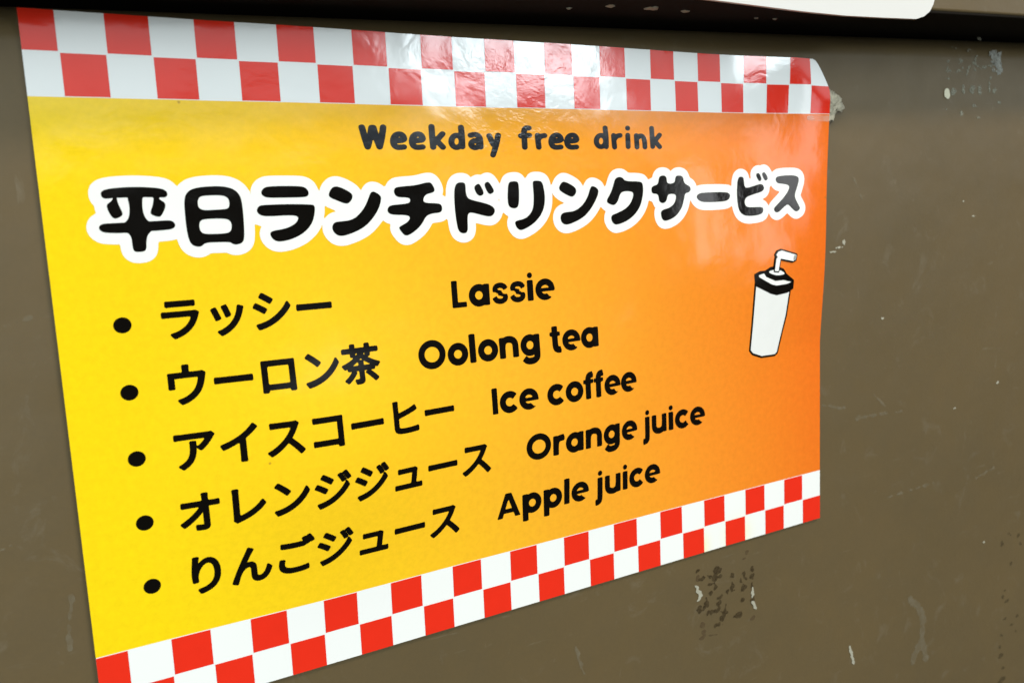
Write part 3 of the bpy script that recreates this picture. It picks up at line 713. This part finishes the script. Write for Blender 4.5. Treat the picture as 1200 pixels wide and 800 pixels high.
def japanese(text, u0, base, em=1.132, bold=0.032):
    cu = bpy.data.curves.new('txt', 'FONT'); cu.body = text
    ob = bpy.data.objects.new('txt', cu); COL.objects.link(ob)
    bpy.context.view_layer.update()
    dg = bpy.context.evaluated_depsgraph_get()
    ev = ob.evaluated_get(dg).to_curve(dg)
    loops = []
    for sp in ev.splines:
        bp, pl = sp.bezier_points, []
        for i in range(len(bp)):
            a, b = bp[i], bp[(i + 1) % len(bp)]
            for t in (0.0, 1 / 6, 2 / 6, 0.5, 4 / 6, 5 / 6):
                p = ((1 - t) ** 3) * a.co + 3 * t * (1 - t) ** 2 * a.handle_right + 3 * t * t * (1 - t) * b.handle_left + t ** 3 * b.co
                pl.append((u0 + p.x * em, base - p.y * em))
        q = np.array(pl)
        keep = np.hypot(*(q - np.roll(q, 1, 0)).T) > 1e-5
        loops.append(q[keep])
    bpy.data.objects.remove(ob); bpy.data.curves.remove(cu)
    # group the outlines by character so that each one is filled on its own
    byc = {}
    for q in loops:
        byc.setdefault(int(((q[:, 0].min() + q[:, 0].max()) / 2 - u0) // em), []).append(q)
    return [(0, prim_poly(ls, bold * em)) for ls in byc.values()]

LINES = [
 ('ラッシー', 7.75, 1.69, 7.36, 'Lassie', 10.53, 14.05, 7.75),
 ('ウーロン茶', 9.425, 1.68, 9.02, 'Oolong tea', 9.30, 15.57, 9.41),
 ('アイスコーヒー', 11.09, 1.68, 10.69, 'Ice coffee', 11.58, 17.11, 11.06),
 ('オレンジジュース', 12.735, 1.70, 12.34, 'Orange juice', 12.68, 20.15, 12.70),
 ('りんごジュース', 14.415, 1.71, 14.01, 'Apple juice', 11.60, 18.08, 14.40)]
for jp, jb, bu, bv, en, eu0, eu1, eb in LINES:
    uv_, fc_ = fill(japanese(jp, 2.455, jb), 0.028)
    o = link('menu_line', flat_mesh('menu_line', uv_, fc_, 0.006), [M_BLACK], sign)
    uv_, fc_ = fill(english(en, eu0, eu1, eb), 0.028)
    link('english_text', flat_mesh('english_text', uv_, fc_, 0.006), [M_BLACK], o)
    uv_, fc_ = fill([(0, prim_ell(bu, bv, 0.205, 0.195))], 0.035)
    link('bullet', flat_mesh('bullet', uv_, fc_, 0.006), [M_BLACK], o)

# the little drink carton drawing
def lay(name, prims, mat, lift, parent, h=0.025, grow=0.0):
    u_, f_ = fill(prims, h, grow)
    return link(name, flat_mesh(name, u_, f_, lift), [mat], parent)
CP = {k_: (0, prim_poly([smooth_poly(v_, 0 if k_ in ('body', 'straw', 'strawtop', 'lid', 'lidtop') else 1)])) for k_, v_ in CARTON.items()}
dr = lay('carton_drawing', [CP['body'], CP['lid'], CP['straw'], CP['strawtop']], M_BLACK, 0.006, sign, grow=0.05)
lay('carton_body', [CP['body']], M_GREYW, 0.012, dr, grow=-0.03)
lay('carton_lid', [CP['lid']], M_BLACK, 0.018, dr, grow=0.05)
lay('lid_top', [CP['lidtop']], M_WHITE, 0.024, dr)
lay('lid_cap', [(0, prim_poly([smooth_poly([(p[0], p[1] + d_) for d_, pp in ((0.0, CARTON['captop']),) for p in pp], 1)])),
                (0, prim_poly([smooth_poly([(p[0], p[1] + 0.13) for p in CARTON['captop']], 1)])),
                (0, prim_poly([[CARTON['captop'][0], CARTON['captop'][3], (CARTON['captop'][3][0], CARTON['captop'][3][1] + 0.17), (CARTON['captop'][0][0], CARTON['captop'][0][1] + 0.13)]]))], M_BLACK, 0.030, dr, grow=0.03)
lay('cap_top', [CP['captop']], M_WHITE, 0.036, dr)
lay('straw', [CP['straw'], CP['strawtop']], M_BLACK, 0.042, dr, grow=0.03)
lay('straw_print', [CP['straw'], CP['strawtop']], M_WHITE, 0.048, dr, grow=-0.015)
lay('straw_mouth', [CP['strawend']], M_GREY, 0.054, dr, grow=-0.01)

# ------------------------------------------------------------------ putty lump and tape at the upper right corner of the sign
random.seed(4)
pb = bmesh.new()
bmesh.ops.create_icosphere(pb, subdivisions=5, radius=1.0)
PU = np.array(PUTTY)
cu_, cv_ = 26.35, 1.62
from mathutils import noise as mnoise
for vt in pb.verts:
    n = vt.co.copy()
    ang = math.atan2(n.z, n.x)
    # outline radius from the traced edge
    best = max(0.30, max(((p[0] - cu_) * math.cos(ang) - (p[1] - cv_) * math.sin(ang)) * (1 if abs(math.atan2(math.sin(math.atan2(-(p[1] - cv_), p[0] - cu_) - ang), math.cos(math.atan2(-(p[1] - cv_), p[0] - cu_) - ang))) < 0.45 else 0) for p in PU))
    k_ = 1.0 + 0.28 * mnoise.noise(n * 2.6) + 0.16 * mnoise.noise(n * 6.0) + 0.10 * mnoise.noise(n * 15.0)
    r = math.hypot(n.x, n.z)
    vt.co = W(cu_ + math.cos(ang) * r * best * 1.15 * k_, cv_ - math.sin(ang) * r * best * 1.15 * k_, 0.10 + (-n.y) * 0.26 * k_)
putty = bm_obj('putty_lump', pb, [M_PUTTY], None, True)
tag(putty, 'grey cream lump of dried putty behind the upper right edge of the sign', 'putty')

uv_, fc_ = fill([(0, prim_poly([TAPE]))], 0.04)
tp = link('clear_tape', flat_mesh('clear_tape', uv_, fc_, 0.02), [M_TAPE])
tag(tp, 'small strip of clear tape over the orange just under the upper right checks', 'tape')

# ------------------------------------------------------------------ wear on the wall panel (parts of it)
def rough_edge(a, f, seed):
    def j(X, Y):
        out = np.zeros_like(X)
        rs = np.random.RandomState(seed)
        for _ in range(10):
            k1, k2, ph = rs.normal(0, f), rs.normal(0, f), rs.uniform(0, 6.28)
            out += np.sin(k1 * X + k2 * Y + ph)
        return out * a / 3.2
    return j
def mark(name, prims, mat, h=0.03, lift=0.012, jit=None):
    u_, f_ = fill(prims, h, 0.0, jit)
    return link(name, flat_mesh(name, u_, f_, lift, on_sheet=False), [mat], wall)
el = lambda key: [(0, prim_ell(*q)) for q in MARKS[key]]
ln = lambda key, w: [(0, prim_line(smooth_line(q), w)) for q in MARKS[key]]
mark('tape_residue', el('pale'), M_PALE, 0.03, 0.012, rough_edge(0.05, 22, 1))
mark('tape_residue', el('faint') + ln('faintst', 0.10), M_FAINT, 0.03, 0.012, rough_edge(0.04, 22, 2))
mark('filler_chip', el('chip'), M_CHIP, 0.025, 0.03)
mark('glue_stain', el('dark'), M_DARK, 0.028, 0.016, rough_edge(0.035, 20, 3))
mark('glue_stain', el('darkfaint'), M_FILM2, 0.03, 0.012, rough_edge(0.04, 16, 4))
mark('filler_chip', ln('white', 0.13), M_WHITECHIP, 0.03, 0.02, rough_edge(0.03, 22, 5))
mark('filler_chip', ln('fleck', 0.13), M_WHITECHIP, 0.025, 0.02, rough_edge(0.02, 22, 6))
mark('scuff', ln('smear', 0.36), M_SCR, 0.05, 0.012, rough_edge(0.07, 8, 7))
mark('scuff', ln('scr', 0.07), M_SCR, 0.03, 0.012, rough_edge(0.045, 9, 8))
mark('pitting', el('pits'), M_PIT, 0.03, 0.012, rough_edge(0.03, 22, 9))
mark('filler_chip', el('specks'), M_WHITECHIP, 0.02, 0.012, rough_edge(0.015, 30, 10))
